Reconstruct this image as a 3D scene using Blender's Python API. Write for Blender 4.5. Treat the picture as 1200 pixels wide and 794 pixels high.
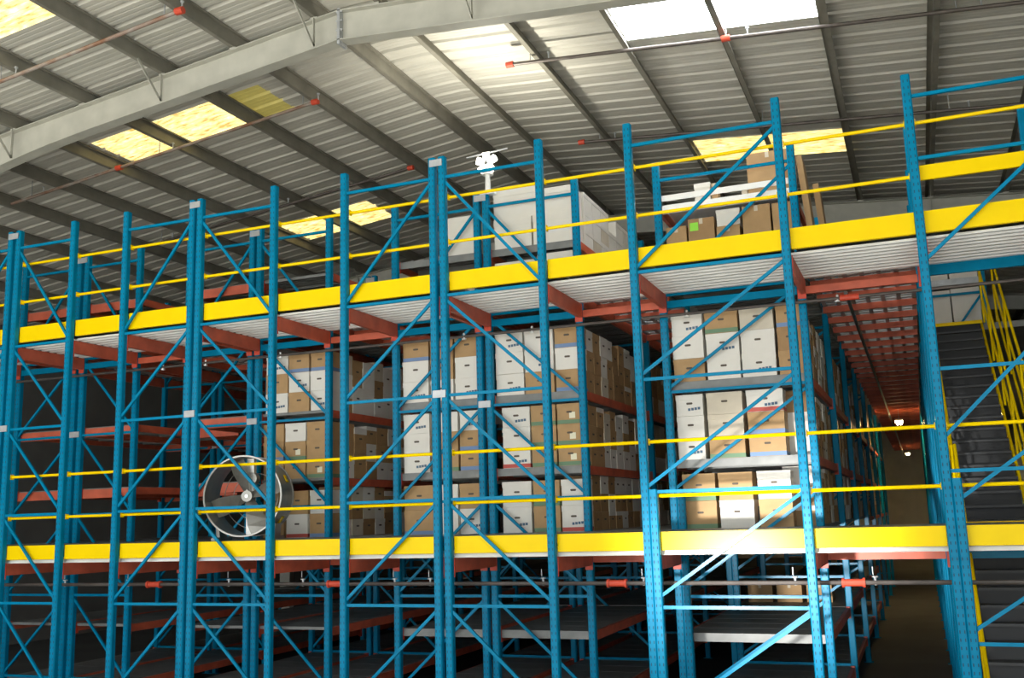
import bpy, math, random
from mathutils import Vector, Matrix
random.seed(7)
for o in list(bpy.data.objects): bpy.data.objects.remove(o)
scene = bpy.context.scene
COL = scene.collection
ZO = 2.9            # the numbers below are heights above the photographer's eye line; the floor lies 2.9 m under it

# ------------------------------------------------------------------ camera
def look_axes(yaw, pitch, roll):
    r = Vector((math.cos(yaw), -math.sin(yaw), 0))
    f = Vector((math.sin(yaw), math.cos(yaw), 0))*math.cos(pitch) + Vector((0, 0, math.sin(pitch)))
    u = r.cross(f)
    return r*math.cos(roll) + u*math.sin(roll), u*math.cos(roll) - r*math.sin(roll), f
cam_data = bpy.data.cameras.new('camera')
cam = bpy.data.objects.new('camera', cam_data); COL.objects.link(cam)
r_, u_, f_ = look_axes(math.radians(-21.776), math.radians(10.044), math.radians(-1.679))
M = Matrix((r_, u_, -f_)).transposed().to_4x4()
M.translation = Vector((5.977, -12.112, 0.112 + ZO))
cam.matrix_world = M
cam_data.sensor_width = 36.0
cam_data.lens = 36.0*1168.455/1200.0
cam_data.clip_end = 300
scene.camera = cam

# ------------------------------------------------------------------ daylight, exposure
world = bpy.data.worlds.new('overcast_sky'); scene.world = world; world.use_nodes = True
bg = world.node_tree.nodes['Background']
bg.inputs['Color'].default_value = (0.93, 0.97, 1.0, 1)
bg.inputs['Strength'].default_value = 2.0
sun_data = bpy.data.lights.new('sun', 'SUN'); sun_data.energy = 9.0; sun_data.angle = math.radians(.6); sun_data.color = (1, .96, .88)
sun = bpy.data.objects.new('sun', sun_data); COL.objects.link(sun)
sun.rotation_euler = Vector((.12, math.cos(math.radians(50)), -math.sin(math.radians(50)))).to_track_quat('-Z', 'Y').to_euler()
scene.view_settings.view_transform = 'Standard'
scene.view_settings.look = 'None'
scene.view_settings.gamma = 1.0
scene.view_settings.use_curve_mapping = False
scene.view_settings.exposure = 0.78

# ------------------------------------------------------------------ materials
MAT = {}
def mat(name, col, rough=.6, metal=0., var=.0, scale=6., bump=0., emit=None, estr=0., spec=.5, stretch=(1, 1, 1), dirt=None):
    m = bpy.data.materials.new(name); m.use_nodes = True
    nt = m.node_tree; b = nt.nodes['Principled BSDF']
    b.inputs['Base Color'].default_value = (*col, 1)
    b.inputs['Roughness'].default_value = rough; b.inputs['Metallic'].default_value = metal
    b.inputs['Specular IOR Level'].default_value = spec
    if var or bump or dirt:
        tc = nt.nodes.new('ShaderNodeTexCoord'); mp = nt.nodes.new('ShaderNodeMapping')
        mp.inputs['Scale'].default_value = stretch
        nz = nt.nodes.new('ShaderNodeTexNoise'); nz.inputs['Scale'].default_value = scale; nz.inputs['Detail'].default_value = 4
        nt.links.new(tc.outputs['Object'], mp.inputs['Vector']); nt.links.new(mp.outputs['Vector'], nz.inputs['Vector'])
        rp = nt.nodes.new('ShaderNodeValToRGB')
        d = dirt or tuple(max(0, c*(1-var)) for c in col)
        rp.color_ramp.elements[0].position = .3; rp.color_ramp.elements[1].position = .7
        rp.color_ramp.elements[0].color = (*d, 1)
        rp.color_ramp.elements[1].color = (*[min(1, c*(1+var*.5)) for c in col], 1)
        nt.links.new(nz.outputs['Fac'], rp.inputs['Fac']); nt.links.new(rp.outputs['Color'], b.inputs['Base Color'])
        if emit:
            mx = nt.nodes.new('ShaderNodeMix'); mx.data_type = 'RGBA'; mx.blend_type = 'MULTIPLY'
            mx.inputs[0].default_value = 1; mx.inputs[6].default_value = (*emit, 1)
            nt.links.new(rp.outputs['Color'], mx.inputs[7]); nt.links.new(mx.outputs[2], b.inputs['Emission Color'])
        if bump:
            bp = nt.nodes.new('ShaderNodeBump'); bp.inputs['Strength'].default_value = bump; bp.inputs['Distance'].default_value = .01
            nt.links.new(nz.outputs['Fac'], bp.inputs['Height']); nt.links.new(bp.outputs['Normal'], b.inputs['Normal'])
    if emit:
        if not (var or bump or dirt): b.inputs['Emission Color'].default_value = (*emit, 1)
        b.inputs['Emission Strength'].default_value = estr
    MAT[name] = m
    return m
mat('blue', (.001, .205, .37), .24, var=.12, scale=5, spec=.09)
mat('slot', (.10, .08, .06), .8)
mat('postslot', (.002, .06, .11), .8)
mat('yellow', (.90, .63, .001), .24, var=.04, scale=3, spec=.08)
mat('orange', (.58, .115, .055), .5, var=.25, scale=4)
mat('redcap', (.55, .06, .025), .5)
mat('galv', (.44, .46, .47), .45, .3, var=.15, scale=8)
mat('deckwhite', (.88, .89, .87), .5, var=.08, scale=3)
mat('shelfgrey', (.21, .215, .205), .55, .2, var=.2, scale=4)
mat('roofsheet', (.54, .53, .47), .5, .0, var=.12, scale=2, stretch=(.4, 2, 1))
mat('steelgrey', (.45, .445, .385), .55, var=.14, scale=3)
mat('purlin', (.24, .23, .19), .6, .1, var=.2, scale=3)
mat('pipe', (.10, .085, .075), .5, .3, var=.3, scale=5)
mat('pipegrey', (.32, .30, .27), .5, .3, var=.3, scale=4, dirt=(.22, .10, .05))
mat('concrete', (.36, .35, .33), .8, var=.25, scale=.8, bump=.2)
mat('shaded_floor', (.07, .068, .065), .8, var=.25, scale=.8)  # floor inside the racking: its shade is put into the colour
mat('yard', (.55, .54, .5), .85, var=.15, scale=.5)
mat('wallpanel', (.66, .60, .44), .7, var=.12, scale=1.5)
mat('darkwall', (.13, .125, .115), .8, var=.15, scale=1.2)
mat('kraft', (.44, .275, .125), .75, var=.12, scale=5)
mat('kraft_dark', (.36, .215, .095), .75, var=.12, scale=5)
mat('cream', (.62, .55, .43), .75, var=.08, scale=5)
mat('white_card', (.74, .71, .64), .7, var=.05, scale=4)
mat('green_band', (.14, .24, .14), .7)
mat('blue_band', (.16, .25, .42), .7)
mat('red_band', (.5, .09, .07), .7)
mat('sticker', (.78, .74, .55), .6)
mat('ink', (.07, .13, .2), .7)
mat('lime', (.32, .8, .06), .6)
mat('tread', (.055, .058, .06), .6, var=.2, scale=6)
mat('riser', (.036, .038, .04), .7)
mat('fanmetal', (.30, .29, .26), .35, .6, var=.2, scale=4)
mat('fanrim', (.5, .49, .45), .4, .4)
mat('fanbright', (.72, .72, .68), .35, .4)
mat('whiteplastic', (.88, .88, .85), .4)
mat('skyyellow', (1., .93, .55), .6, emit=(1, .95, .74), estr=.95, dirt=(.42, .27, .06), scale=7, stretch=(.7, 2.6, 1))
mat('skydim', (.55, .5, .19), .5, var=.1, emit=(.42, .36, .13), estr=.3)
mat('skywhite', (.95, .97, 1.), .5, emit=(.96, .98, 1), estr=7.)
mat('lamphead', (.95, .95, .9), .4, emit=(1, .96, .86), estr=3.5)
mat('tube', (1, .95, .8), .4, emit=(1, .72, .32), estr=110)

# ------------------------------------------------------------------ mesh helpers
class MB:
    def __init__(s): s.v = []; s.f = []
    def add(s, vs, fs):
        n = len(s.v); s.v += [tuple(v) for v in vs]; s.f += [tuple(i+n for i in f) for f in fs]; return s
    def box(s, x0, x1, y0, y1, z0, z1):
        return s.add([(x0, y0, z0), (x1, y0, z0), (x1, y1, z0), (x0, y1, z0), (x0, y0, z1), (x1, y0, z1), (x1, y1, z1), (x0, y1, z1)],
                     [(3, 2, 1, 0), (4, 5, 6, 7), (0, 1, 5, 4), (1, 2, 6, 5), (2, 3, 7, 6), (3, 0, 4, 7)])
    def bar(s, p, q, w, d, up=(0, 1, 0)):         # rectangular bar from p to q: w across, d along up
        p, q = Vector(p), Vector(q); t = (q-p).normalized(); up = Vector(up)
        a = t.cross(up).normalized()*w/2; b = t.cross(a).normalized()*d/2
        vs = [p+a+b, p-a+b, p-a-b, p+a-b, q+a+b, q-a+b, q-a-b, q+a-b]
        return s.add(vs, [(0, 1, 2, 3), (7, 6, 5, 4), (0, 4, 5, 1), (1, 5, 6, 2), (2, 6, 7, 3), (3, 7, 4, 0)])
    def tube(s, p, q, r, n=10, r2=None):
        p, q = Vector(p), Vector(q); t = (q-p).normalized()
        a = t.cross(Vector((0, 0, 1)) if abs(t.z) < .9 else Vector((1, 0, 0))).normalized(); b = t.cross(a)
        r2 = r if r2 is None else r2
        vs = []
        for c, rr in ((p, r), (q, r2)):
            for i in range(n):
                g = 2*math.pi*i/n; vs.append(c + a*(rr*math.cos(g)) + b*(rr*math.sin(g)))
        fs = [(i, (i+1) % n, n+(i+1) % n, n+i) for i in range(n)] + [tuple(range(n-1, -1, -1)), tuple(range(n, 2*n))]
        return s.add(vs, fs)
    def prism(s, prof, axis, a, b):               # closed outline extruded along an axis; prof gives the other two coordinates in order
        def P(u, v, w): return {'x': (w, u, v), 'y': (u, w, v), 'z': (u, v, w)}[axis]
        n = len(prof)
        vs = [P(u, v, a) for u, v in prof] + [P(u, v, b) for u, v in prof]
        fs = [(i, (i+1) % n, n+(i+1) % n, n+i) for i in range(n)] + [tuple(range(n-1, -1, -1)), tuple(range(n, 2*n))]
        return s.add(vs, fs)
    def strip(s, prof, t, axis, a, b):            # thin folded sheet: open outline with thickness t
        up = [(u, v+t) for u, v in prof]
        n = len(prof)
        def P(u, v, w): return {'x': (w, u, v), 'y': (u, w, v)}[axis]
        vs = [P(u, v, a) for u, v in prof] + [P(u, v, b) for u, v in prof] + [P(u, v, a) for u, v in up] + [P(u, v, b) for u, v in up]
        fs = []
        for i in range(n-1):
            fs += [(i, i+1, n+i+1, n+i), (2*n+i, 3*n+i, 3*n+i+1, 2*n+i+1), (i, 2*n+i, 2*n+i+1, i+1), (n+i, n+i+1, 3*n+i+1, 3*n+i)]
        fs += [(0, n, 3*n, 2*n), (n-1, 3*n-1, 4*n-1, 2*n-1)]
        return s.add(vs, fs)
    def mesh(s, name, m, smooth=False):
        me = bpy.data.meshes.new(name); me.from_pydata(s.v, [], s.f); me.validate()
        import bmesh
        b = bmesh.new(); b.from_mesh(me); bmesh.ops.recalc_face_normals(b, faces=b.faces); b.to_mesh(me); b.free()
        if m: me.materials.append(MAT[m])
        if smooth:
            for p in me.polygons: p.use_smooth = True
        return me
    def build(s, name, m, parent=None, loc=(0, 0, 0), smooth=False):
        return put(name, s.mesh(name, m, smooth), parent, loc)
def put(name, me, parent=None, loc=(0, 0, 0), rz=0):
    o = bpy.data.objects.new(name, me); COL.objects.link(o)
    o.location = loc
    if rz: o.rotation_euler = (0, 0, rz)
    if parent: o.parent = parent
    return o
def tag(o, label=None, cat=None, group=None, kind=None):
    if label: o['label'] = label
    if cat: o['category'] = cat
    if group: o['group'] = group
    if kind: o['kind'] = kind
    return o
def empty(name, loc, label, cat, group=None, rz=0):
    return tag(put(name, None, None, loc, rz), label, cat, group)
CACHE = {}
def cached(key, fn):
    if key not in CACHE: CACHE[key] = fn()
    return CACHE[key]
ORD = ['first', 'second', 'third', 'fourth', 'fifth', 'sixth', 'seventh', 'eighth', 'ninth', 'tenth', 'eleventh', 'twelfth', 'thirteenth',
       'fourteenth', 'fifteenth', 'sixteenth', 'seventeenth', 'eighteenth', 'nineteenth', 'twentieth']
def nth(i):
    if i < 20: return ORD[i]
    t = {2: 'twenty', 3: 'thirty', 4: 'forty', 5: 'fifty', 6: 'sixty'}[(i+1)//10]
    if (i+1) % 10 == 0: return t[:-1]+'ieth'
    return t+'-'+ORD[(i+1) % 10-1]

# ------------------------------------------------------------------ levels and lines of the racking
FLOOR = -2.9
DL = -.134; DU = 3.459                                  # deck tops
ROWS = [0, 1.53, 5.4, 9.27, 13.14, 17.0]
POST = dict(K0=-9.35, K1=-8.0, L0=-7.82, L1=-6.603, A0=-5.493, A1=-4.176, A2=-4.023, A3=-2.663, B0=-1.439, B1=0., B2=.154, B3=1.6,
            C0=2.845, C1=4.744, D0=6.257, D1=7.62)
RUNS = [('K0', 'K1', 1), ('L0', 'L1', -1), ('A0', 'A1', 1), ('A2', 'A3', -1), ('B0', 'B1', 1), ('B2', 'B3', -1), ('C0', 'C1', 1)]   # +1: braces start top right
RUNNAME = ['leftmost run', 'second run', 'third run', 'fourth run', 'fifth run', 'sixth run', 'seventh run']
ROWNAME = ['front row', 'second row', 'third row', 'fourth row', 'fifth row', 'sixth row']

# ------------------------------------------------------------------ the building
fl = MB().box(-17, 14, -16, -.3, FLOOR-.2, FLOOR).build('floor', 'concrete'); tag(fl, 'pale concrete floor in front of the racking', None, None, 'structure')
fl = MB().box(-17, 14, -.3, 52, FLOOR-.2, FLOOR).build('floor', 'shaded_floor'); tag(fl, 'floor under the racking with shade put into its dark colour', None, None, 'structure')
yd = MB().box(-60, 60, -80, -16, FLOOR-.25, FLOOR-.05).build('yard_ground', 'yard'); tag(yd, 'pale concrete yard outside the open front', None, None, 'structure')
for nm, x0, x1 in (('wall_left', -17.2, -17), ('wall_right', 14, 14.2)):
    w = MB().box(x0, x1, -16, 52, FLOOR, 7.2).build(nm, 'darkwall'); tag(w, 'plain side wall of the warehouse', None, None, 'structure')
w = MB().box(-17.2, 14.2, 52, 52.2, FLOOR, 7.6).build('wall_back', 'wallpanel'); tag(w, 'panelled end wall at the far end of the aisle', None, None, 'structure')
for i in range(8):
    for k in range(5):
        MB().box(4.1+i*.52, 4.6+i*.52, 51.95, 52, FLOOR+.02+k*1.1, FLOOR+1.08+k*1.1).build('panel', 'wallpanel', w)

XR, ZR, SL, SR = -1.05, 7.5, .115, .085
def roof_z(x):
    d = abs(x-XR); s = SL if x < XR else SR
    return ZR - s*max(d, .25) - (.0 if d > .5 else 0)
ceil = tag(put('ceiling', None), 'grey ribbed metal roof with two shallow slopes', None, None, 'structure')
def rib_profile(w):
    n = max(1, round(w/.385)); p = w/n; out = []
    for i in range(n):                                # wide flat pans, a narrow raised rib, small swages in the pan
        a = i*p
        out += [(a, 0), (a+p*.2, 0), (a+p*.23, .004), (a+p*.27, .004), (a+p*.30, 0), (a+p*.46, 0), (a+p*.49, .004), (a+p*.53, .004), (a+p*.56, 0),
                (a+p*.74, 0), (a+p*.78, .06), (a+p*.90, .06)]
    out.append((w, 0))
    return out
def roof_sheet(y0, y1, x0, x1, m, name):
    mb = MB(); prof = rib_profile(y1-y0)
    nx = [x0] + [x for x in (XR-.5, XR-.25, XR+.25, XR+.5) if x0 < x < x1] + [x1]
    n = len(prof); vs = []
    for dz in (0, .012):
        for x in nx:
            for u, v in prof: vs.append((x, y0+u, roof_z(x)+v+dz))
    fs = []; N = n*len(nx)
    for j in range(len(nx)-1):
        for i in range(n-1):
            a = j*n+i; fs.append((a, a+1, a+n+1, a+n)); fs.append((N+a, N+a+n, N+a+n+1, N+a+1))
    mb.add(vs, fs)
    for e in (0, len(nx)-1):
        mb.f += [(e*n+i, e*n+i+1, N+e*n+i+1, N+e*n+i) for i in range(n-1)]
    mb.f += [(j*n, (j+1)*n, N+(j+1)*n, N+j*n) for j in range(len(nx)-1)] + [(j*n+n-1, (j+1)*n+n-1, N+(j+1)*n+n-1, N+j*n+n-1) for j in range(len(nx)-1)]
    return mb.build(name, m, ceil)
ys = [.7]
while ys[0] > -15: ys.insert(0, ys[0]-1.08)
ys += [1.78, 2.93, 4.09, 5.24, 6.4, 7.7]
while ys[-1] < 52.1: ys.append(ys[-1]+1.155)
for y0, y1 in zip(ys, ys[1:]):
    cuts = [(-17.2, 'roofsheet')]
    if abs(y0-.7) < .01:
        cuts += [(-7.05, 'skyyellow'), (-4.24, 'skydim'), (-3.52, 'roofsheet'), (2.47, 'skywhite'), (5.25, 'roofsheet')]
    elif abs(y0-6.4) < .01:
        cuts += [(-7.1, 'skyyellow'), (-4.8, 'roofsheet'), (2.5, 'skyyellow'), (5.36, 'roofsheet')]
    elif abs(y0+3.62) < .02:
        cuts += [(-7.2, 'skyyellow'), (-4.45, 'roofsheet'), (2.4, 'skyyellow'), (5.3, 'roofsheet')]
    cuts.append((14.2, None))
    for (a, m), (b, _) in zip(cuts, cuts[1:]):
        roof_sheet(y0, y1-.004, a, b-(.004 if b < 14 else 0), m, 'roof_sheet' if m == 'roofsheet' else 'skylight_panel')
# purlins run away from the viewer
PX = [-15.5, -14.05, -12.6, -11.2, -9.85, -8.5, -7.2, -5.75, -4.17, -2.86, -1.45, -.47, 1.02, 2.45, 3.9, 5.33, 6.75, 8.2, 9.7, 11.2, 12.7]
for i, x in enumerate(PX):
    z = roof_z(x)
    s = 1 if x < XR else -1
    prof = [(x, z-.005), (x+.075*s, z-.005), (x+.075*s, z-.03), (x+.07*s, z-.03), (x+.07*s, z-.012), (x+.006*s, z-.012), (x+.006*s, z-.203), (x-.064*s, z-.203), (x-.064*s, z-.185),
            (x-.07*s, z-.185), (x-.07*s, z-.21), (x, z-.21)]
    o = MB().prism(prof, 'y', -15.5, 51.9).build('purlin', 'purlin')
    tag(o, f'grey steel roof purlin running front to back, {nth(i)} from the left', 'purlin', 'roof purlins')
# portal rafters cross the purlins
def rafter(Y, which):
    t = empty('portal_rafter', (0, Y, 0), which, 'rafter', 'portal frame rafters')
    XS = [-16.9, -12, -9.5, -8.6, -7.7, -7.3, -6.9, -6.4, -5.7, -4.5, XR, 4, 9, 13.9]
    def top(x): return ZR-.215-(SL if x < XR else SR)*abs(x-XR)-.03
    def bot(x):
        b = top(x)-.46
        if x < -5.7: b -= .028*(-5.7-x)**1.9
        return max(b, 2.5) if x > -12 else b
    def band(f0, f1, h):
        mb = MB(); vs = []
        for x in XS: vs += [(x, -h, f0(x)), (x, h, f0(x)), (x, h, f1(x)), (x, -h, f1(x))]
        fs = [(0, 1, 2, 3)]
        for j in range(len(XS)-1):
            a = 4*j; fs += [(a+k, a+(k+1) % 4, a+4+(k+1) % 4, a+4+k) for k in range(4)]
        a = 4*(len(XS)-1); fs.append((a+3, a+2, a+1, a))
        return mb.add(vs, fs)
    XS = [x for x in XS if x > -9.6] 
    band(lambda x: bot(x)+.016, lambda x: top(x)-.016, .006).build('web', 'steelgrey', t)
    band(lambda x: top(x)-.016, top, .10).build('top_flange', 'steelgrey', t)
    band(bot, lambda x: bot(x)+.016, .10).build('bottom_flange', 'steelgrey', t)
    mb = MB().box(XR-.022, XR+.022, -.1, .1, bot(XR)-.06, top(XR)+.02); mb.build('ridge_splice_plate', 'galv', t)
    for k in range(4):
        for sy in (-.075, .075): MB().tube((XR-.05, sy, bot(XR)+.02+k*.14), (XR+.05, sy, bot(XR)+.02+k*.14), .014, 6).build('bolt', 'galv', t)
    for x in PX:
        if -9.5 < x < 13.5:
            sg = 1 if x < XR else -1
            xa, xb = sorted((x-.021*sg, x-.009*sg)); MB().box(xa, xb, -.09, .09, top(x), roof_z(x)-.04).box(xa-.05, xb+.05, -.095, -.09, top(x), roof_z(x)-.22).build('cleat', 'steelgrey', t)
    for x in PX[6:17:2]:
        MB().bar((x, -.62, roof_z(x)-.2), (x, -.11, bot(x)+.03), .045, .012, (1, 0, 0)).build('fly_brace', 'steelgrey', t)
    for x in PX[6:17:2]:
        MB().bar((x, -.11, bot(x)+.03), (x, -.11, top(x)), .05, .012, (1, 0, 0)).build('stiffener', 'steelgrey', t)
rafter(-.7, 'pale grey steel rafter arching across the top left, nearest the camera')
rafter(10.5, 'grey steel rafter in the middle distance behind the racking')
rafter(21.7, 'grey steel rafter far back above the racking')
rafter(33, 'grey steel rafter furthest from the camera')
# column under the rafters, left
for Y in (-.7, 10.5, 21.7, 33):
    o = MB().box(-9.75, -9.45, Y-.1, Y+.1, FLOOR, 6.3).build('portal_column', 'steelgrey')
    tag(o, f'grey steel portal column beside the leftmost run, {nth([-.7, 10.5, 21.7, 33].index(Y))} from the front', 'column', 'portal columns')

# sprinkler pipes under the roof, along the slope
def roof_pipe(x0, x1, y, off, label, m='pipe', caps=(), r=.028):
    t = empty('sprinkler_pipe', (0, y, 0), label, 'pipe', 'roof sprinkler pipes')
    xs = [x0] + ([XR] if x0 < XR < x1 else []) + [x1]
    mb = MB()
    for a, b in zip(xs, xs[1:]): mb.tube((a, 0, roof_z(a)-off), (b, 0, roof_z(b)-off), r, 10)
    mb.build('pipe_run', m, t, smooth=False)
    for c in caps: MB().tube((c-.06, 0, roof_z(c)-off), (c+.06, 0, roof_z(c)-off), r*1.7, 12).build('end_cap', 'redcap', t)
    k = math.ceil(x0+.2)
    while k < x1-.2:
        MB().bar((k, 0, roof_z(k)-off), (k, 0, roof_z(k)), .012, .012, (1, 0, 0)).build('hanger', 'galv', t)
        h = MB().tube((k+.3, 0, roof_z(k+.3)-off+.02), (k+.3, 0, roof_z(k+.3)-off+.11), .012, 6); h.tube((k+.3, 0, roof_z(k+.3)-off+.11), (k+.3, 0, roof_z(k+.3)-off+.13), .028, 8)
        h.build('sprinkler_head', 'galv', t); k += 3
roof_pipe(-9.5, -2.72, -2.1, .32, 'rusty sprinkler pipe with red end cap at the top left, in front of the rafter', 'pipegrey', (-2.74,), .03)
roof_pipe(-9.5, -2.74, 1.24, .32, 'rusty sprinkler pipe with red end cap beside the yellow left skylights', 'pipegrey', (-2.76, -6.91))
roof_pipe(.64, 13, 1.45, .32, 'grey sprinkler pipe under the bright white skylights at top right', 'pipe', (.66, 3.99))
roof_pipe(-9.5, -2.8, 4.75, .32, 'dark sprinkler pipe with red cap ending behind the middle frames', 'pipe', (-2.82,))
roof_pipe(.62, 13, 5.1, .32, 'dark sprinkler pipe with red cap crossing behind the right frames', 'pipe', (.64,))

# ------------------------------------------------------------------ upright frames
HZ = [4.82, 3.12, 1.74, .35, -1.02, -2.4]
def post_mesh(top, slots=False):
    def mk():
        w, d, t = .052, .045, .004
        prof = [(-w, d), (-w, -d*.6), (-w*.75, -d), (w*.75, -d), (w, -d*.6), (w, d), (w*.55, d), (w*.55, d-t), (w-t, d-t), (w-t, -d*.6+t), (w*.72, -d+t), (-w*.72, -d+t), (-w+t, -d*.6+t), (-w+t, d-t),
                (-w*.55, d-t), (-w*.55, d)]
        return MB().prism(prof, 'z', FLOOR+.01, top).mesh('post', 'blue')
    return cached(('post', top), mk)
def slots_mesh(top):
    def mk():
        mb = MB(); z = FLOOR+.1
        while z < top-.05:
            for sx in (-.024, .024): mb.box(sx-.006, sx+.006, -.0462, -.044, z, z+.034)
            z += .085
        return mb.mesh('post_slots', 'postslot')
    return cached(('slots', top), mk)
def baseplate(): return cached('bp', lambda: MB().box(-.09, .09, -.07, .07, FLOOR, FLOOR+.012).mesh('base_plate', 'blue'))
def upright_frame(xa, xb, y, d, top, label, group, slots, levels=HZ, diags=None, reinforced=()):
    t = empty('upright_frame', (xa, y, 0), label, 'rack frame', group)
    w = xb-xa
    for x in (0, w):
        p = put('post', post_mesh(top), t, (x, 0, 0)); put('base_plate', baseplate(), p)
        if slots:
            s = put('post_slots', slots_mesh(top), p); s['kind'] = 'stuff'
    for x in reinforced:
        put('reinforcing_post', post_mesh(.38), t, (x, .0, 0))
        s = put('post_slots', slots_mesh(.38), t, (x, 0, 0)); s['kind'] = 'stuff'
    def hmesh(): return MB().box(.045, w-.045, -.018, .018, -.02, .02).mesh('horizontal_brace', 'blue')
    hm = cached(('h', round(w, 3)), hmesh)
    for z in levels: put('horizontal_brace', hm, t, (0, 0, z))
    if diags is None: diags = [(a-.07, b+.07) for a, b in zip(HZ, HZ[1:])]
    for a, b in diags:
        def dm():
            x0, x1 = (w-.04, .04) if d > 0 else (.04, w-.04)
            return MB().bar((x0, 0, 0), (x1, 0, b-a), .04, .032, (0, 1, 0)).mesh('diagonal_brace', 'blue')
        put('diagonal_brace', cached(('d', round(w, 3), d, round(b-a, 3)), dm), t, (0, 0, a))
    return t
for r, y in enumerate(ROWS):
    for k, (a, b, d) in enumerate(RUNS):
        lab = f'blue zigzag-braced upright frame, {nth(k)} from left in the {ROWNAME[r]}'
        rf = ()
        if a == 'C0' and r < 3: rf = (.1,)
        upright_frame(POST[a], POST[b], y, d, 5.12 if r == 0 else 5.05, lab, 'blue upright frames', r < 2, reinforced=rf)
upright_frame(POST['D0'], POST['D1'], 0, 1, 5.12, 'blue upright frame in front of the staircase, rightmost in the front row', 'blue upright frames', True,
              levels=[4.85, 4.08, 1.60, .46, -1.38], diags=[(3.98, 2.88), (2.1, .85), (1.0, .1), (-.45, -1.3)], reinforced=(.1,))
for i, (x, y) in enumerate([(POST['D1'], 1.53)] + [(POST['D0'], 1.53+1.935*k) for k in range(18)]):
    t = empty('rack_post', (x, y, 0), 'single blue rack post behind the staircase rails' if i == 0 else f'single blue rack post along right side of the dark aisle, {nth(i-1)} from front', 'post', 'posts along the aisle')
    p = put('post', post_mesh(5.05 if i < 4 else 3.0), t); put('base_plate', baseplate(), t)
for x, y in ((9.2, 0), (9.2, 1.53)):
    t = empty('rack_post', (x, y, 0), 'single blue rack post right of the staircase, '+('front row' if y == 0 else 'second row'), 'post', 'posts right of the stairs')
    put('post', post_mesh(5.05), t); put('base_plate', baseplate(), t)
# row spacers tie the back-to-back posts
for r, y in enumerate(ROWS[:3]):
    for a, b in (('K1', 'L0'), ('A1', 'A2'), ('B1', 'B2')):
        for z, zn in ((5.03 if r == 0 else 4.96, 'top'), (1.76, 'mid-height')):
            o = MB().box(POST[a]-.02, POST[b]+.02, -.06, -.0485, -.05, .05).box(POST[a]+.056, POST[b]-.056, -.05, .04, -.02, .02).build('row_spacer', 'galv', None, (0, y, z))
            tag(o, f'pale metal row spacer at {zn} of {["left edge", "left centre", "centre"][["K1", "A1", "B1"].index(a)]} post pair, {ROWNAME[r]}', 'bracket', 'row spacers')

# ------------------------------------------------------------------ front walkway: decks, fascia beams, guard rails, joists
LINE = [POST[k] for k in ('K0', 'K1', 'L0', 'L1', 'A0', 'A1', 'A2', 'A3', 'B0', 'B1', 'B2', 'B3', 'C0', 'C1', 'D0', 'D1')] + [9.2]
def corrugated(L, pitch, h, flat=.35):
    out = []; a = 0.
    while a < L-1e-6:
        for u, v in ((0, 0), (pitch*flat, 0), (pitch*(.5), h), (pitch*(.5+flat), h)):
            if a+u < L-.001: out.append((a+u, v))
        a += pitch
    out.append((L, 0)); return out
bay = 0
for a, b in zip(LINE, LINE[1:]):
    if b-a < .3: continue
    bn = nth(bay); bay += 1
    stair = abs(a-POST['D0']) < .01
    for deck, z, h, nm in ((0, DL, .22, 'lower deck'), (1, DU, .258, 'upper deck')):
        o = MB().prism([(.06, z-h), (.06, z), (.115, z), (.115, z-.012), (.066, z-.012), (.066, z-h+.012), (.115, z-h+.012), (.115, z-h)], 'x', a+.055, b-.055).build('fascia_beam', 'yellow')
        tag(o, f'deep yellow edge beam of the {nm}, {bn} bay from left', 'beam', 'yellow edge beams')
        dz = z-h-.0 if deck == 0 else z-h-.02
        mb = MB().strip([(.07+u, dz-.055+v) for u, v in corrugated(1.40, .165, .045)], .004, 'x', a+.02, b-.02)
        o = mb.build('deck_sheet', 'deckwhite'); tag(o, f'white corrugated deck sheet under the {nm}, {bn} bay from left', 'deck sheet', 'front deck sheets')
        o = MB().box(a+.02, b-.02, .12, 1.46, z-.03, z).build('deck_board', 'shelfgrey'); tag(o, f'grey walking board on top of the {nm}, {bn} bay from left', 'deck board', 'front deck boards')
        for up, rn in ((.435 if deck == 0 else .431, 'middle'), (1.1 if deck == 0 else 1.082, 'top')):
            if stair and deck == 1 and rn == 'middle':
                o = MB().prism([(.06, 3.835), (.06, 4.01), (.1, 4.01), (.1, 3.998), (.066, 3.998), (.066, 3.847), (.1, 3.847), (.1, 3.835)], 'x', a+.055, b-.055).build('fascia_beam', 'yellow')
                tag(o, 'yellow beam set above the upper deck edge in front of the stairs', 'beam', 'yellow edge beams'); continue
            t = empty('guard_rail', (a, .075, z+up), f'yellow {rn} guard rail of the {nm}, {bn} bay from left', 'guard rail', 'yellow guard rails')
            MB().tube((.06, 0, 0), (b-a-.06, 0, 0), .022, 10).build('rail_tube', 'yellow', t)
            for e in (.058, b-a-.066): MB().box(e, e+.008, -.04, .03, -.04, .04).build('end_bracket', 'yellow', t)
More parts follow.
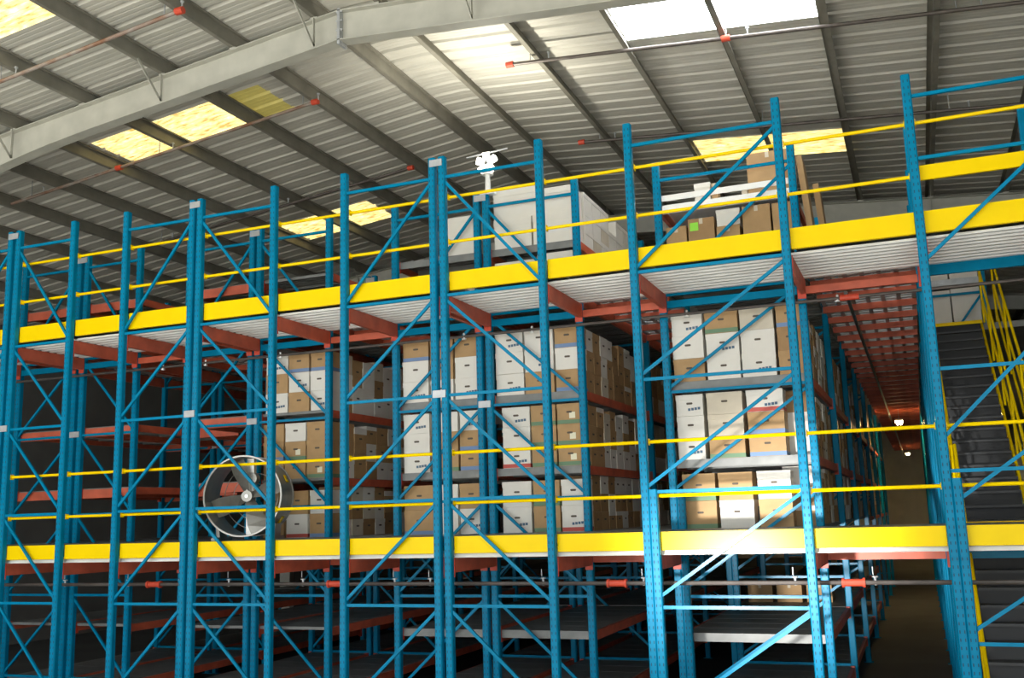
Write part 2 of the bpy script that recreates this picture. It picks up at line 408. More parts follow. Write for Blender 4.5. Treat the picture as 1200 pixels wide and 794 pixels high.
# joists from front posts to second row
def channel(x, z0, z1, y0, y1, s=1, w=.06):
    t = .006
    return MB().prism([(x, z0), (x, z1), (x+w*s, z1), (x+w*s, z1-t), (x+t*s, z1-t), (x+t*s, z0+t), (x+w*s, z0+t), (x+w*s, z0)], 'y', y0, y1)
PK = ['K0', 'K1', 'L0', 'L1', 'A0', 'A1', 'A2', 'A3', 'B0', 'B1', 'B2', 'B3', 'C0', 'C1', 'D0', 'D1']
for i, k in enumerate(PK):
    x = POST[k]
    for z0, z1, nm in ((DU-.54, DU-.338, 'upper deck'), (-.60, -.415, 'lower deck')):
        t = empty('deck_joist', (0, 0, 0), f'rust-orange deck joist under the {nm} at the {nth(i)} post line from left', 'joist', 'orange deck joists')
        channel(x+.055, z0, z1, .06, 1.47, -1).build('channel', 'orange', t)
        for y in (.05, 1.47): MB().box(x-.05, x+.06, y, y+.012, z0-.06, z1-.002).build('end_plate', 'redcap', t)
# cross beams at the second row
for a, b in zip(PK, PK[1:]):
    w = POST[b]-POST[a]
    if w < .3: continue
    inrun = any(a == q[0] for q in RUNS)
    for z0, z1, nm in ((2.93, 3.03, 'upper deck'), (-.56, -.43, 'lower deck')):
        m = 'blue' if (inrun or a == 'D0') else 'orange'
        if a == 'D0' and nm == 'upper deck': z0, z1 = 3.0, 3.15
        if nm == 'lower deck' and inrun: continue
        o = MB().box(POST[a]+.06, POST[b]-.06, 1.5, 1.56, z0, z1).build('cross_beam', m)
        tag(o, f'{m} cross beam under the {nm} at the second row, between post lines {PK.index(a)+1} and {PK.index(b)+1}', 'beam', 'second row cross beams')
# sprinkler pipe under the lower deck
t = empty('sprinkler_pipe', (0, .45, -.77), 'dark sprinkler pipe with red couplings under the lower deck', 'pipe')
MB().tube((-9.4, 0, 0), (9, 0, 0), .027, 10).build('pipe_run', 'pipe', t)
for x in (-5.1, -1.85, 2.3, 5.16): MB().tube((x-.12, 0, 0), (x+.12, 0, 0), .042, 12).tube((x-.13, 0, 0), (x-.1, 0, 0), .055, 12).tube((x+.1, 0, 0), (x+.13, 0, 0), .055, 12).build('coupling', 'redcap', t)
for x in (-6.9, -5.6, -4.6, -3.7, -2.4, -.9, -.35, 1.3, 2.65, 4.5, 5.4):
    MB().tube((x, 0, -.03), (x, 0, .06), .014, 6).tube((x, 0, .06), (x, 0, .075), .035, 8).bar((x-.02, 0, .09), (x-.02, 0, .18), .008, .008, (1, 0, 0)).build('sprinkler_head', 'galv', t)
t = empty('sprinkler_pipe', (0, 1.40, 2.8), 'dark sprinkler pipe under the upper deck along the second row', 'pipe')
MB().tube((-9.4, 0, 0), (7.5, 0, 0), .022, 8).build('pipe_run', 'pipe', t)
for x in (-5.0, -5.9, -3.5, -.2, .9, 3.2, 5.2): MB().tube((x, 0, -.03), (x, 0, .05), .016, 6).tube((x, 0, -.05), (x, 0, -.03), .035, 8).build('sprinkler_head', 'fanbright', t)
for x in (-5.2, 5.35): MB().tube((x-.12, 0, 0), (x+.12, 0, 0), .04, 10).build('coupling', 'redcap', t)
t = empty('sprinkler_pipe', (5.3, 0, 2.9), 'dark sprinkler pipe running down the long aisle under the orange joists', 'pipe')
MB().tube((0, 1.6, 0), (0, 50, 0), .026, 8).build('pipe_run', 'pipe', t)

# ------------------------------------------------------------------ aisle ceilings: orange joists and grating decks
AIS = [('L1', 'A0', 12, 'leftmost aisle'), ('A3', 'B0', 12, 'second aisle'), ('B3', 'C0', 12, 'third aisle'), ('C1', 'D0', 50, 'long right aisle')]
for a, b, ye, nm in AIS:
    xa, xb = POST[a]+.06, POST[b]-.06
    y = 2.25; i = 0
    while y < ye:
        jm = cached(('aj', a), lambda: MB().prism([(-.03, -.05), (-.03, .05), (.03, .05), (.03, .04), (-.02, .04), (-.02, -.04), (.03, -.04), (.03, -.05)], 'x', xa, xb).mesh('aisle_joist', 'orange'))
        o = put('aisle_joist', jm, None, (0, y, 3.195)); tag(o, f'orange joist spanning the {nm} overhead, {nth(i)} from the front', 'joist', 'orange aisle joists')
        i += 1; y += 1.0
    t = empty('grating_deck', (0, 0, 0), f'grey open grating deck over the {nm}', 'deck', 'aisle gratings')
    y = 1.7
    while y < ye:
        def gm():
            mb = MB()
            n = int((xb-xa)/.2)
            for q in range(n+1):
                x = xa+.035+(xb-xa-.07)*q/n; mb.box(x-.03, x+.03, 0, .98, 0, .03)
            for q in range(5): mb.box(xa, xb, q*.2, q*.2+.06, .004, .026)
            return mb.mesh('grating_panel', 'galv')
        put('grating_panel', cached(('gr', a), gm), t, (0, y, 3.25)); y += 1.0
    if a == 'C1': continue
    o = MB().box(xa, xb, 1.6, ye, DL-.05, DL).build('aisle_floor', 'shelfgrey'); tag(o, f'grey steel floor deck of the {nm}', 'floor deck', 'aisle floors')

# ------------------------------------------------------------------ rack shelves (orange beams along the runs, grey panels)
LEV = [(-2.42, 'bottom undercroft'), (-1.5, 'upper undercroft'), (.80, 'lower deck first'), (1.88, 'lower deck second'), (4.14, 'upper deck')]
def shelf(run, r, z, label):
    a, b, d = RUNS[run]; xa, xb = POST[a], POST[b]; y0, y1 = ROWS[r], ROWS[r+1]; L = y1-y0
    w = xb-xa
    t = empty('rack_shelf', (xa, y0, z), label, 'shelf', 'grey shelves on orange beams')
    for s, x in ((1, -.005), (-1, w-.045)):
        def bmk(): return MB().box(0, .05, .05, L-.05, -.12, 0).mesh('beam', 'orange')
        bo = put('beam', cached(('beam', round(L, 2)), bmk), t, (x, 0, -.01))
        for e in (.05, L-.105): put('beam_connector', cached('bc', lambda: MB().box(-.006, .056, 0, .055, -.16, .02).mesh('beam_connector', 'redcap')), bo, (0, e, 0))
    if run < 3 and z > 0:
        put('end_beam', cached(('eb', round(w, 3)), lambda: MB().box(.06, w-.06, .055, .10, -.17, -.018).mesh('end_beam', 'orange')), t)
    n = 6
    for q in range(n):
        def pm():
            s = (L-.13)/n
            prof = [(.045, 0), (w-.045, 0), (w-.045, -.04), (w-.055, -.04), (w-.055, -.006), (.055, -.006), (.055, -.04), (.045, -.04)]
            mb = MB().prism(prof, 'y', .008, s-.008)
            for c in range(1, 5): mb.box(.05, w-.05, c*s/5-.008, c*s/5+.008, -.016, -.005)
            mb.box(.05, w-.05, .012, .02, -.045 if w < 1.37 else -.11, 0)
            return mb.mesh('shelf_panel', 'shelfgrey')
        put('shelf_panel', cached(('sp', round(w, 3), round(L, 2)), pm), t, (0, .065+q*(L-.13)/n, 0))
    return t
SN = ['lowest', 'second', 'third', 'fourth', 'top']
for run in range(7):
    for r in (1, 2, 3, 4):
        for li, (z, ln) in enumerate(LEV):
            if 3 <= run < 6 and r > 2 and li in (2, 3): continue
            if run == 6 and li == 4: continue
            shelf(run, r, z, f'grey shelf with orange beams, {SN[li]} level, {nth(r-1)} bay back, {RUNNAME[run]} from left' if run else
                  f'grey shelf with orange beams, {SN[li]} level, {nth(r-1)} bay back, leftmost run')
# longer orange beams just under the upper deck in the empty left runs
for run in range(6):
    for r in (1, 2, 3):
        for e in (0, 1):
            x = POST[RUNS[run][e]]
            o = MB().box(x-.025, x+.025, ROWS[r]+.05, ROWS[r+1]-.05, 3.13, 3.32).build('deck_beam', 'orange')
            tag(o, f'rust-orange beam under the upper deck, {["left", "right"][e]} side of {nth(run)} run, {nth(r-1)} bay back', 'beam', 'beams under the upper deck')
for run, (a, b, d) in enumerate(RUNS):
    xa, xb = POST[a], POST[b]
    for r in (1, 2, 3):
        y0, y1 = ROWS[r]+.07, ROWS[r+1]-.07
        o = MB().strip([(y0+u, 3.335+v) for u, v in corrugated(y1-y0, .25, .045)], .004, 'x', xa+.03, xb-.03).build('deck_sheet', 'shelfgrey')
        tag(o, f'grey corrugated deck sheet over the {nth(run)} run, {nth(r-1)} bay back', 'deck sheet', 'rear deck sheets')
        for z, nm in ((DL, 'lower'), (DU, 'upper')):
            o = MB().box(xa+.03, xb-.03, y0, y1, z-.05, z).build('deck_board', 'shelfgrey')
            tag(o, f'grey deck boards of the {nm} deck, {nth(run)} run, {nth(r-1)} bay back', 'deck board', 'rear deck boards')
# orange link beams across the empty left aisle
for z, zn in ((.79, 'lower'), (1.87, 'upper')):
    for y, yn in ((3.0, 'nearer'), (5.55, 'farther')):
        o = MB().prism([(y, z-.16), (y, z), (y+.05, z), (y+.05, z-.01), (y+.01, z-.01), (y+.01, z-.15), (y+.05, z-.15), (y+.05, z-.16)], 'x', POST['L1']+.056, POST['A0']-.03).build('cross_beam', 'orange')
        tag(o, f'orange link beam across the empty left aisle, {zn} shelf level, {yn} one', 'beam', 'aisle link beams')

# ------------------------------------------------------------------ archive boxes
KIND = {'W': ('white_card', 'white_card', 'white', None), 'K': ('kraft', 'kraft', 'brown kraft', None), 'G': ('kraft', 'kraft', 'brown green-banded', 'green_band'),
        'B': ('kraft', 'kraft', 'brown blue-banded', 'blue_band'), 'R': ('white_card', 'white_card', 'white red-banded', 'red_band'), 'C': ('cream', 'cream', 'cream', None),
        'X': ('kraft', 'white_card', 'brown white-lidded', None), 'D': ('kraft_dark', 'kraft_dark', 'dark brown', None)}
def archive_box(kind, w, d, h, loc, label, group, side='y', sticker=False, ink=False):
    body, lid, _, band = KIND[kind]
    w, d, h = round(w, 3), round(d, 3), round(h, 3)
    j = random.uniform(-.012, .012)
    t = empty('archive_box', (loc[0], loc[1]+random.uniform(0, .02) if side == 'y' else loc[1], loc[2]), label, 'box', group, rz=j if side == 'y' else 0)
    lh = h*.24
    put('body', cached(('bb', body, w, d, h), lambda: MB().box(-w/2, w/2, 0, d, 0, h-.012).mesh('body', body)), t)
    put('lid', cached(('bl', lid, w, d, h), lambda: MB().box(-w/2-.005, w/2+.005, -.006, d+.006, h-lh, h-.003).mesh('lid', lid)), t)
    if band:
        put('printed_band', cached(('bn', band, w, d), lambda: MB().box(-w/2-.001, w/2+.001, -.002, d+.002, .004, .06).mesh('printed_band', band)), t)
    if side == 'y':
        put('hand_hole', cached('hh', lambda: MB().prism([(-.045, 0), (-.035, -.014), (.035, -.014), (.045, 0), (.035, .014), (-.035, .014)], 'y', -.004, .004).mesh('hand_hole', 'slot')), t, (0, -.001, h*.58))
    else:
        put('hand_hole', cached('hhx', lambda: MB().prism([(-.045, 0), (-.035, -.014), (.035, -.014), (.045, 0), (.035, .014), (-.035, .014)], 'x', -.004, .004).mesh('hand_hole', 'slot')), t, (w/2+.001, d/2, h*.58))
    if sticker:
        put('paper_label', cached('st', lambda: MB().box(-.045, .045, -.003, .001, -.045, .045).mesh('paper_label', 'sticker')), t, (w*.12, -.001, h*.42))
    if ink:
        def im():
            mb = MB()
            for q in range(4): mb.box(-.09+q*.045, -.055+q*.045, -.003, .001, -.018+.004*q, .018+.004*q)
            return mb.mesh('printed_mark', 'ink')
        put('printed_mark', cached('im', im), t, (w*.18, -.001, h*.3))
    return t
TIER = {1: (DL, 'deck'), 2: (.80, 'lower shelf'), 3: (1.88, 'upper shelf')}
RACKS = [
 ('leftmost boxed rack', {3: [(-3.92, -3.50, 'WKW'), (-3.48, -3.09, 'BWK'), (-3.06, -2.73, 'BWW')], 2: [(-3.95, -3.57, 'KBK'), (-3.54, -3.15, 'WGK'), (-3.12, -2.73, 'KKG')],
                       1: [(-3.95, -3.55, 'KK'), (-3.50, -3.10, 'KR'), (-3.06, -2.73, 'WB')]}),
 ('second boxed rack', {3: [(-1.36, -.92, 'BWW'), (-.88, -.50, 'KKW'), (-.46, -.06, 'KWW')], 2: [(-1.36, -.92, 'WWW'), (-.86, -.44, 'WKG'), (-.40, -.06, 'WBB')],
                       1: [(-1.36, -.86, 'KB'), (-.80, -.46, 'WW'), (-.42, -.06, 'KW')]}),
 ('third boxed rack', {3: [(.22, .66, 'WWW'), (.69, 1.14, 'WWK'), (1.17, 1.54, 'BWB')], 2: [(.30, .73, 'WWR'), (.76, 1.14, 'GGG'), (1.17, 1.54, 'GGG')],
                       1: [(.27, .72, 'WW'), (.76, 1.16, 'GG'), (1.19, 1.54, 'WR')]}),
 ('rightmost boxed rack', {3: [(2.93, 3.36, 'WWK'), (3.40, 3.85, 'GWW'), (3.88, 4.33, 'CWW'), (4.37, 4.68, 'BDK')], 2: [(2.93, 3.30, 'WWW'), (3.36, 3.84, 'CCG'), (3.90, 4.38, 'RBB')],
                       1: [(2.96, 3.40, 'GG'), (3.45, 3.90, 'KW'), (3.97, 4.40, 'WK')]})]
for rn, tiers in RACKS:
    for ti, cols in tiers.items():
        z0, tn = TIER[ti]
        H = {1: .80, 2: .90, 3: .97}[ti]
        for ci, (x0, x1, codes) in enumerate(cols):
            n = len(codes); h = H/3 if n == 3 else .37
            for q, c in enumerate(codes[::-1]):
                pos = ('bottom' if q == 0 else 'top' if q == n-1 else 'middle')
                archive_box(c, x1-x0, .36, h, ((x0+x1)/2, 1.61, z0+.001+q*h), f'{KIND[c][2]} archive box, {pos} of {nth(ci)} stack, {tn}, {rn}', 'archive boxes on the racks',
                            sticker=c == 'G' and rn.startswith(('third', 'left')), ink=c in 'WR' and (ci+q) % 2 == 0)
# boxes along the aisle faces: the near ones singly, the far ones as one mass each
MIX = 'WKWDKWXKCWKD'
for rn, X, seed in (('leftmost boxed rack', POST['A3'], 3), ('third boxed rack', POST['B3'], 5), ('rightmost boxed rack', POST['C1'], 8)):
    rnd = random.Random(seed)
    far = {}
    for ti in (1, 2, 3):
        z0, tn = TIER[ti]; H = {1: .80, 2: .90, 3: .97}[ti]
        y = 2.03; j = 0
        while y < (12 if X < 4 else 30):
            w = rnd.choice((.33, .36, .40))
            n = rnd.choice((3, 3, 3, 2)); h = H/3 if n == 3 else H/2-.03
            for q in range(n):
                c = rnd.choice(MIX)
                if any(ry-.06-w < y < ry+.06 for ry in ROWS+[20.87, 24.74, 28.61]): continue
                if y < 4.2:
                    pos = ('bottom' if q == 0 else 'top' if q == n-1 else 'middle')
                    archive_box(c, .42, w-.015, h, (X-.27-rnd.uniform(0, .02), y, z0+.001+q*h), f'{KIND[c][2]} box facing the aisle, {pos} of {nth(j)} stack back, {tn}, {rn}', 'archive boxes on the racks', side='x')
                else:
                    mb = far.setdefault(KIND[c][0], MB())
                    xx = X-.06-rnd.uniform(0, .03)
                    mb.box(xx-.42, xx, y, y+w-.015, z0+q*h+.001, z0+q*h+h-.01); mb.box(xx-.425, xx+.005, y-.005, y+w-.01, z0+q*h+h*.76, z0+q*h+h-.003)
            y += w; j += 1
    t = empty('archive_box_rows', (0, 0, 0), f'many archive boxes further back along the aisle side of the {rn}', 'boxes'); t['kind'] = 'stuff'
    for m, mb in far.items():
        o = mb.build('box_rows', m, t); o['kind'] = 'stuff'
# the right run goes on down the long aisle
for q, y in enumerate((20.87, 24.74, 28.61)):
    upright_frame(POST['C0'], POST['C1'], y, 1, 3.2, f'blue upright frame far down the long aisle, {nth(q)} of the far ones', 'blue upright frames', False, levels=HZ[2:], diags=[(a-.07, b+.07) for a, b in zip(HZ[2:], HZ[3:])])
for z, zn in ((DL, 'deck'), (.80, 'lower'), (1.88, 'upper')):
    for q, (y0, y1) in enumerate(((13.2, 16.94), (17.06, 20.81), (20.93, 24.68), (24.8, 28.55), (28.67, 30.6))):
        if q == 0 and z > 0: continue
        t = empty('rack_shelf', (POST['C0'], y0, z), f'{zn} level shelf far down the long aisle, {nth(q)} of the far bays', 'shelf', 'far aisle shelves')
        w = POST['C1']-POST['C0']
        MB().box(.05, w-.05, 0, y1-y0, -.04, 0).build('shelf_panel', 'shelfgrey', t)
        for x in (-.005, w-.045): MB().box(x, x+.05, 0, y1-y0, -.13, -.042).build('beam', 'orange', t)
# upper deck, middle: big white boxes on two levels, then a white row going back
def carton(x0, x1, y0, y1, z0, z1, m, label, lidm=None, flaps=True, group='cartons on the upper deck'):
    t = empty('carton', ((x0+x1)/2, y0, z0), label, 'carton', group)
    w, d, h = x1-x0, y1-y0, z1-z0
    MB().box(-w/2, w/2, 0, d, 0, h).build('body', m, t)
    if lidm: MB().box(-w/2-.006, w/2+.006, -.006, d+.006, h*.78, h+.004).build('lid', lidm, t)
    elif flaps:
        MB().box(-.025, .025, -.002, d*.5, h-.08, h+.002).build('tape', 'cream', t)
        for s in (-1, 1): MB().box(-w/2+.003, w/2-.003, d/2+s*.004 if s > 0 else .003, d-.003 if s > 0 else d/2-.004, h, h+.005).build('flap', m, t)
    return t
S2 = 4.141
carton(.25, .86, 1.62, 2.1, S2, 4.60, 'white_card', 'large white carton, lower left of the white pile on the upper deck', 'white_card')
carton(.89, 1.52, 1.62, 2.1, S2, 4.60, 'white_card', 'large white carton, lower right of the white pile on the upper deck', 'white_card')
carton(.25, .95, 1.62, 2.1, 4.606, 5.08, 'white_card', 'large white carton, upper left of the white pile on the upper deck', 'white_card')
carton(.98, 1.52, 1.62, 2.1, 4.606, 5.0, 'white_card', 'white carton, upper right of the white pile on the upper deck', 'white_card')
carton(-.62, -.08, 1.62, 2.1, S2, 4.46, 'white_card', 'white carton low on the upper shelf left of the centre post pair', 'white_card')
carton(-.55, -.10, 1.62, 2.1, 4.466, 4.75, 'white_card', 'white carton on top of another left of the centre post pair', 'white_card')
carton(.25, .9, 1.62, 2.1, DU, 3.92, 'white_card', 'white carton on the deck floor below the white pile, left one', 'white_card')
carton(.95, 1.5, 1.62, 2.1, DU, 3.98, 'white_card', 'white carton on the deck floor below the white pile, right one', 'white_card')
carton(-1.3, -.75, 1.62, 2.1, DU, 3.86, 'cream', 'cream carton on the upper deck floor left of the centre posts', 'cream')
carton(-.7, -.1, 1.62, 2.1, DU, 3.82, 'cream', 'cream carton on the upper deck floor beside the centre posts', 'cream')
for j in range(7):
    y = 2.14+j*.45
    for q, (z0, z1) in enumerate(((S2, 4.44), (4.446, 4.74), (4.746, 5.03))):
        if q == 2 and j in (3, 7): continue
        carton(1.08, 1.545, y, y+.43, z0, z1, ['white_card', 'cream'][(j*3+q) % 4 == 3], f'white carton in the row going back on the upper deck, {nth(j)} back, {["bottom", "middle", "top"][q]} layer', 'white_card')
    if j < 6: carton(1.08, 1.545, y, y+.43, DU, 3.9, 'white_card', f'white carton on the upper deck floor in the row going back, {nth(j)} back', 'white_card')
# upper deck, right: brown cartons under a white shelf, odd things on it
t = empty('rack_shelf', (POST['C0'], 1.53, 4.45), 'white shelf above the brown cartons on the upper deck at right', 'shelf')
w = POST['C1']-POST['C0']
MB().box(.06, w-.06, .04, 3.8, -.02, .0).build('shelf_panel', 'deckwhite', t)
for y in (.02, 1.9, 3.8): MB().box(.06, w-.06, y, y+.04, -.13, -.02).build('beam', 'whiteplastic', t)
MB().box(.06, w-.06, .02, .05, .06, .14).build('back_stop', 'whiteplastic', t)
for x in (.0, w-.05): MB().box(x, x+.05, .05, 3.8, -.14, -.02).build('side_beam', 'orange', t)
carton(2.93, 3.22, 1.62, 2.0, DU, 4.12, 'kraft', 'brown carton at the left end under the white shelf')
g = carton(3.25, 3.62, 1.62, 2.0, DU, 4.20, 'kraft_dark', 'brown carton with a lime green sticker under the white shelf')
MB().box(-.16, -.04, -.004, .001, .57, .69).build('sticker', 'lime', g)
carton(3.65, 3.97, 1.62, 2.0, DU, 4.04, 'kraft', 'short brown carton with a white stack on top under the white shelf')
carton(3.66, 3.98, 1.63, 1.98, 4.05, 4.28, 'white_card', 'white low carton on the short brown carton under the white shelf', 'white_card')
carton(4.02, 4.40, 1.62, 2.0, DU, 4.28, 'kraft', 'tall brown carton under the white shelf')
carton(4.43, 4.685, 1.62, 2.0, DU, 4.27, 'kraft', 'brown carton beside the right post under the white shelf')
carton(3.36, 3.58, 1.7, 1.95, 4.451, 4.74, 'white_card', 'small white carton standing on the white shelf', 'white_card')
carton(3.60, 3.68, 1.72, 1.95, 4.451, 4.72, 'kraft', 'narrow brown carton beside the small white carton on the shelf')
carton(4.02, 4.1, 1.72, 1.95, 4.451, 4.62, 'cream', 'tiny cream carton beside the big brown box on the shelf')
carton(4.12, 4.69, 1.70, 2.15, 4.451, 5.06, 'kraft', 'big brown carton standing on the right end of the white shelf')
LB = 3.282
for i, (x, lean, h, m) in enumerate(((4.95, .12, 1.5, 'kraft'), (5.08, .1, 1.25, 'kraft'), (5.2, .04, .62, 'kraft_dark'), (4.97, .11, .95, 'orange'))):
    o = MB().bar((x, 2.0+.6*i, LB), (x-lean, 2.0+.6*i, LB+h+.16), .08, .55, (0, 1, 0)).build('leaning_board', m)
    tag(o, ['tallest brown board leaning beside the right boxed rack', 'second brown board leaning beside the right boxed rack', 'short brown board standing at the aisle edge', 'rust-orange board leaning behind the brown boards'][i], 'board', 'leaning boards')
# undercroft stock on the right
for i, x in enumerate((3.0, 3.5, 4.0)):
    carton(x, x+.42, 6.2, 6.7, -1.499, -1.18, 'kraft', f'brown carton in the undercroft behind the right frames, {nth(i)} from left', group='undercroft cartons')

# ------------------------------------------------------------------ drum fan on the lower deck
fan = empty('drum_fan', (-3.62, .80, DL), 'large round grey drum fan on the lower deck behind the rails', 'fan', rz=math.radians(17))
R, cz, hl = .60, .66, .30
def ring(r0, r1, y0, y1, n=48):
    mb = MB(); vs = []
    for k in range(n):
        g = 2*math.pi*k/n; c, s = math.cos(g), math.sin(g)
        vs += [(r1*c, y0, cz+r1*s), (r1*c, y1, cz+r1*s), (r0*c, y1, cz+r0*s), (r0*c, y0, cz+r0*s)]
    fs = []
    for k in range(n):
        a, b = 4*k, 4*((k+1) % n)
        fs += [(a+q, b+q, b+(q+1) % 4, a+(q+1) % 4) for q in range(4)]
    return mb.add(vs, fs)
sh = ring(R-.012, R, -hl, hl).build('drum', 'fanmetal', fan, smooth=False)
ring(R-.010, R+.012, -hl-.012, -hl+.012).build('front_rim', 'fanrim', fan)
ring(R-.010, R+.012, hl-.012, hl+.012).build('rear_rim', 'fanmetal', fan)
for rr in (.2, .36, .5):
    gd = ring(rr-.004, rr+.004, hl-.01, hl).build('rear_guard_ring', 'fanmetal', fan)
MB().tube((0, -.12, cz), (0, .05, cz), .085, 20).build('hub', 'fanmetal', fan)
MB().tube((0, -.135, cz), (0, -.12, cz), .03, 10).build('hub_nut', 'fanbright', fan)
for k in range(4):
    g = math.radians(20+90*k); c, s = math.cos(g), math.sin(g)
    mb = MB(); vs = []
    for rr, wd, tw in ((.07, .07, .75), (.25, .12, .55), (.42, .15, .42), (.56, .14, .34)):
        for sg in (-1, 1):
            ox, oy = sg*wd*math.cos(tw), sg*wd*math.sin(tw)
            for th in (-.004, .004): vs.append((c*rr-s*ox, -.04+oy+th, cz+s*rr+c*ox))
    fs = []
    for q in range(3):
        a = 4*q; fs += [(a, a+4, a+6, a+2), (a+1, a+3, a+7, a+5), (a, a+1, a+5, a+4), (a+2, a+6, a+7, a+3)]
    fs += [(0, 2, 3, 1), (12, 13, 15, 14)]
    mb.add(vs, fs).build('blade', 'fanmetal', fan)
MB().box(-.055, .055, .03, .14, cz-.58, cz+.58).build('motor_strut', 'fanbright', fan)
MB().tube((0, .03, cz+.27), (0, .2, cz+.27), .1, 16).build('motor', 'fanmetal', fan)
MB().bar((.0, -.05, cz+.2), (0, -.05, cz), .05, .03, (0, 1, 0)).build('drive_belt', 'fanbright', fan)
for sx in (-.42, .42): MB().box(sx-.03, sx+.03, -hl-.06, hl+.06, 0, .05).bar((sx, 0, .03), (sx*1.05, 0, cz-.42), .05, .3, (0, 1, 0)).build('stand_leg', 'fanmetal', fan)
for a in (25, -38): 
    g = math.radians(a); MB().box(-.06, .06, -.06, .06, -.004, .004).build('warning_label', 'yellow', fan, ((R+.003)*math.cos(g), .1, cz+(R+.003)*math.sin(g))).rotation_euler = (0, math.radians(90)-g, 0)

# white fixture on top of the centre post pair
fx = empty('roof_fixture', (.2, 1.53, 5.05), 'white cross-shaped light fixture on a stem above the centre post pair', 'light fixture')
MB().box(-.12, .12, -.06, .06, -.04, .0).build('mount_plate', 'whiteplastic', fx)
MB().tube((0, 0, 0), (0, 0, .36), .045, 12, .035).build('stem', 'whiteplastic', fx)
MB().tube((0, 0, .28), (0, 0, .42), .09, 14, .07).build('body', 'whiteplastic', fx)
for k in range(5):
    g = math.radians(18+72*k)
    MB().tube((.05*math.cos(g), -.02, .47+.05*math.sin(g)), (.16*math.cos(g), -.06, .47+.16*math.sin(g)), .05, 10, .06).build('lamp_head', 'lamphead', fx)
MB().tube((-.35, 0, .62), (.35, 0, .66), .014, 8).bar((0, 0, .5), (0, 0, .64), .02, .02).build('conduit', 'galv', fx)

ul = bpy.data.lights.new('uplight', 'SPOT'); ul.energy = 160; ul.spot_size = math.radians(165); ul.spot_blend = .8; ul.shadow_soft_size = .1; ul.color = (1, .94, .80)
uo = bpy.data.objects.new('uplight', ul); COL.objects.link(uo); uo.parent = fx; uo.location = (0, -.08, .72); uo.rotation_euler = (math.pi, 0, 0)

# ------------------------------------------------------------------ stairs on the right
def flight(yb, zb, yt, zt, x0, x1, label, name, both=True):
    t = empty('staircase', (x0, yb, zb), label, 'staircase', 'dark staircases with yellow rails')
    n = round((zt-zb)/.2); dy, dz = (yt-yb)/n, (zt-zb)/n; w = x1-x0
    for k in range(n):
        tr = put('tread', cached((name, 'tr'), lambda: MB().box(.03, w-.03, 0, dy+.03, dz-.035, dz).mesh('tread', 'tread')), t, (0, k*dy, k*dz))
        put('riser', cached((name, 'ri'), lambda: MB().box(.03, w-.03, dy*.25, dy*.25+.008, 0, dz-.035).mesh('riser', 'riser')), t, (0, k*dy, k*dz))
    L, Hh = yt-yb, zt-zb
    for x in (0, w): MB().bar((x, -.05, -.0), (x, L, Hh), .045, .22, (1, 0, 0)).build('stringer', 'yellow', t) if False else MB().prism([(-.12, -.02), (0, .12), (L, Hh+.06), (L, Hh-.2), (.12, -.02)], 'x', x-.02, x+.02).build('stringer', 'yellow', t)
    MB().box(.0, w, L-dy-.03, L-dy-.002, Hh-.05, Hh+.012).build('top_nosing', 'yellow', t)
    for x in ((-.03,) if not both else (-.03, w+.06)):
        for up in (.5, 1.05): MB().tube((x, 0, up), (x, L, Hh+up), .022, 8).build('handrail', 'yellow', t)
        for q in range(5):
            f = q/4; MB().tube((x, L*f, Hh*f), (x, L*f, Hh*f+1.05), .02, 8).build('baluster', 'yellow', t)
    return t
flight(3.65, DL, 8.5, DU, 6.48, 7.34, 'dark upper staircase with yellow handrails rising to the upper deck', 'up')
flight(.15, FLOOR, 2.93, DL-.02, 6.5, 7.42, 'dark lower staircase rising from floor to the lower deck', 'lo')
lp = MB().box(6.35, 7.6, 3.0, 3.65, DL-.06, DL).build('landing', 'tread'); tag(lp, 'dark landing between the two staircases', 'landing')
rl = empty('guard_rail', (7.62, 3.65, DL), 'second set of sloping yellow rails right of the upper staircase', 'guard rail')
for up in (.2, .75, 1.35): MB().tube((0, 0, up), (0, 4.85, 3.59+up), .022, 8).build('handrail', 'yellow', rl)
for q in range(4): MB().tube((0, 4.85*q/3, 3.59*q/3), (0, 4.85*q/3, 3.59*q/3+1.35), .02, 8).build('baluster', 'yellow', rl)
up = MB().box(6.3, 13.9, 8.57, 51.8, DU-.12, DU).build('upper_floor_deck', 'shelfgrey'); tag(up, 'grey deck floor behind the head of the staircase', 'floor deck')
t = empty('rack_shelf', (6.38, 9.3, 4.45), 'grey shelf with white boxes behind the head of the stairs', 'shelf')
MB().box(0, 1.06, 0, .6, -.02, .06).build('shelf_panel', 'shelfgrey', t)
MB().box(0, 1.06, -.05, -.015, -.06, .07).build('beam', 'galv', t)
t2 = empty('upright_frame', (7.5, 9.25, 0), 'short blue frame holding the white boxes behind the stairs', 'rack frame')
MB().box(-.05, .05, -.04, .04, DU, 5.05).build('post', 'blue', t2); MB().box(-1.1, -.05, -.03, -.0, 4.17, 4.22).build('horizontal_brace', 'blue', t2)
MB().bar((-.05, -.02, 4.15), (-.5, -.02, DU+.1), .045, .03).build('diagonal_brace', 'blue', t2)
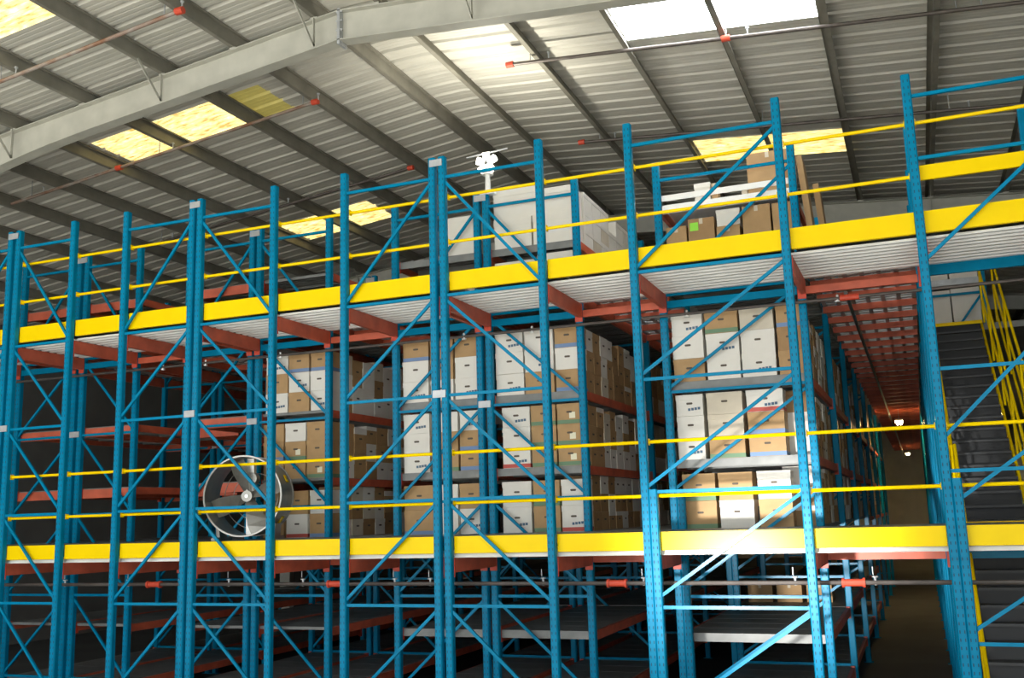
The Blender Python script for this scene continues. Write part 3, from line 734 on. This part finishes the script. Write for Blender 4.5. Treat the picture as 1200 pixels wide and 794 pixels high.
for i, (x0, x1, z0, z1) in enumerate(((6.42, 6.88, 4.515, 4.88), (6.91, 7.42, 4.515, 4.85), (6.42, 6.88, DU+.001, 4.3), (6.91, 7.42, DU+.001, 4.32))):
    b = carton(x0, x1, 9.3, 9.8, z0, z1, 'white_card', f'white box behind the stairs, {["upper left with dark print", "upper right", "lower left", "lower right"][i]}', 'white_card', group='white boxes behind the stairs')
    if i == 0:
        for q in range(6): MB().box(-.16+q*.045, -.125+q*.045, -.01, -.004, .12, .19).build('printed_mark', 'ink', b)
        MB().box(.13, .16, -.01, -.004, .12, .19).build('printed_mark', 'ink', b)

# lamps far down the aisle
for i, y in enumerate((22.25, 44.25)):
    t = empty('aisle_lamp', (5.55, y, 2.72), ['nearer', 'farther'][i]+' glowing tube lamp hanging in the long aisle', 'lamp', 'aisle lamps')
    MB().box(-.12, .12, -.5, .5, 0, .06).build('housing', 'whiteplastic', t)
    MB().tube((-.05, -.5, -.03), (-.05, .5, -.03), .035, 8).tube((.05, -.5, -.03), (.05, .5, -.03), .035, 8).build('tube', 'tube', t)
    MB().bar((0, 0, .06), (0, 0, .425), .012, .012, (1, 0, 0)).build('hanger', 'galv', t)

# unseen tripod lamp, added to make the daylight glare on the glossy right-hand frames
wl = empty('added_glare_lamp', (1.9, -12.6, FLOOR), 'added lamp on a low tripod beside the viewer, standing in for daylight glare', 'lamp')
MB().tube((0, 0, .3), (0, 0, 1.5), .03, 10).build('mast', 'galv', wl)
for k in range(3):
    g = 2*math.pi*k/3; MB().tube((.6*math.cos(g), .6*math.sin(g), .02), (0, 0, .8), .02, 8).build('leg', 'galv', wl)
MB().box(-.3, .3, -.14, -.02, 1.4, 1.8).build('lamp_housing', 'pipe', wl)
sp = bpy.data.lights.new('added_glare_beam', 'SPOT'); sp.energy = 12000; sp.spot_size = math.radians(17); sp.spot_blend = 1.; sp.shadow_soft_size = .3; sp.color = (1, .98, .95)
so = bpy.data.objects.new('added_glare_beam', sp); COL.objects.link(so); so.parent = wl; so.location = (0, .35, 1.6)
dirv = Vector((4.05, 0, -.5))-Vector((1.9, -12.25, FLOOR+1.6)); so.rotation_euler = dirv.to_track_quat('-Z', 'Y').to_euler()

# lift everything so that the floor is at height zero
for o in bpy.data.objects:
    if o.parent is None and o is not cam: o.location.z += ZO
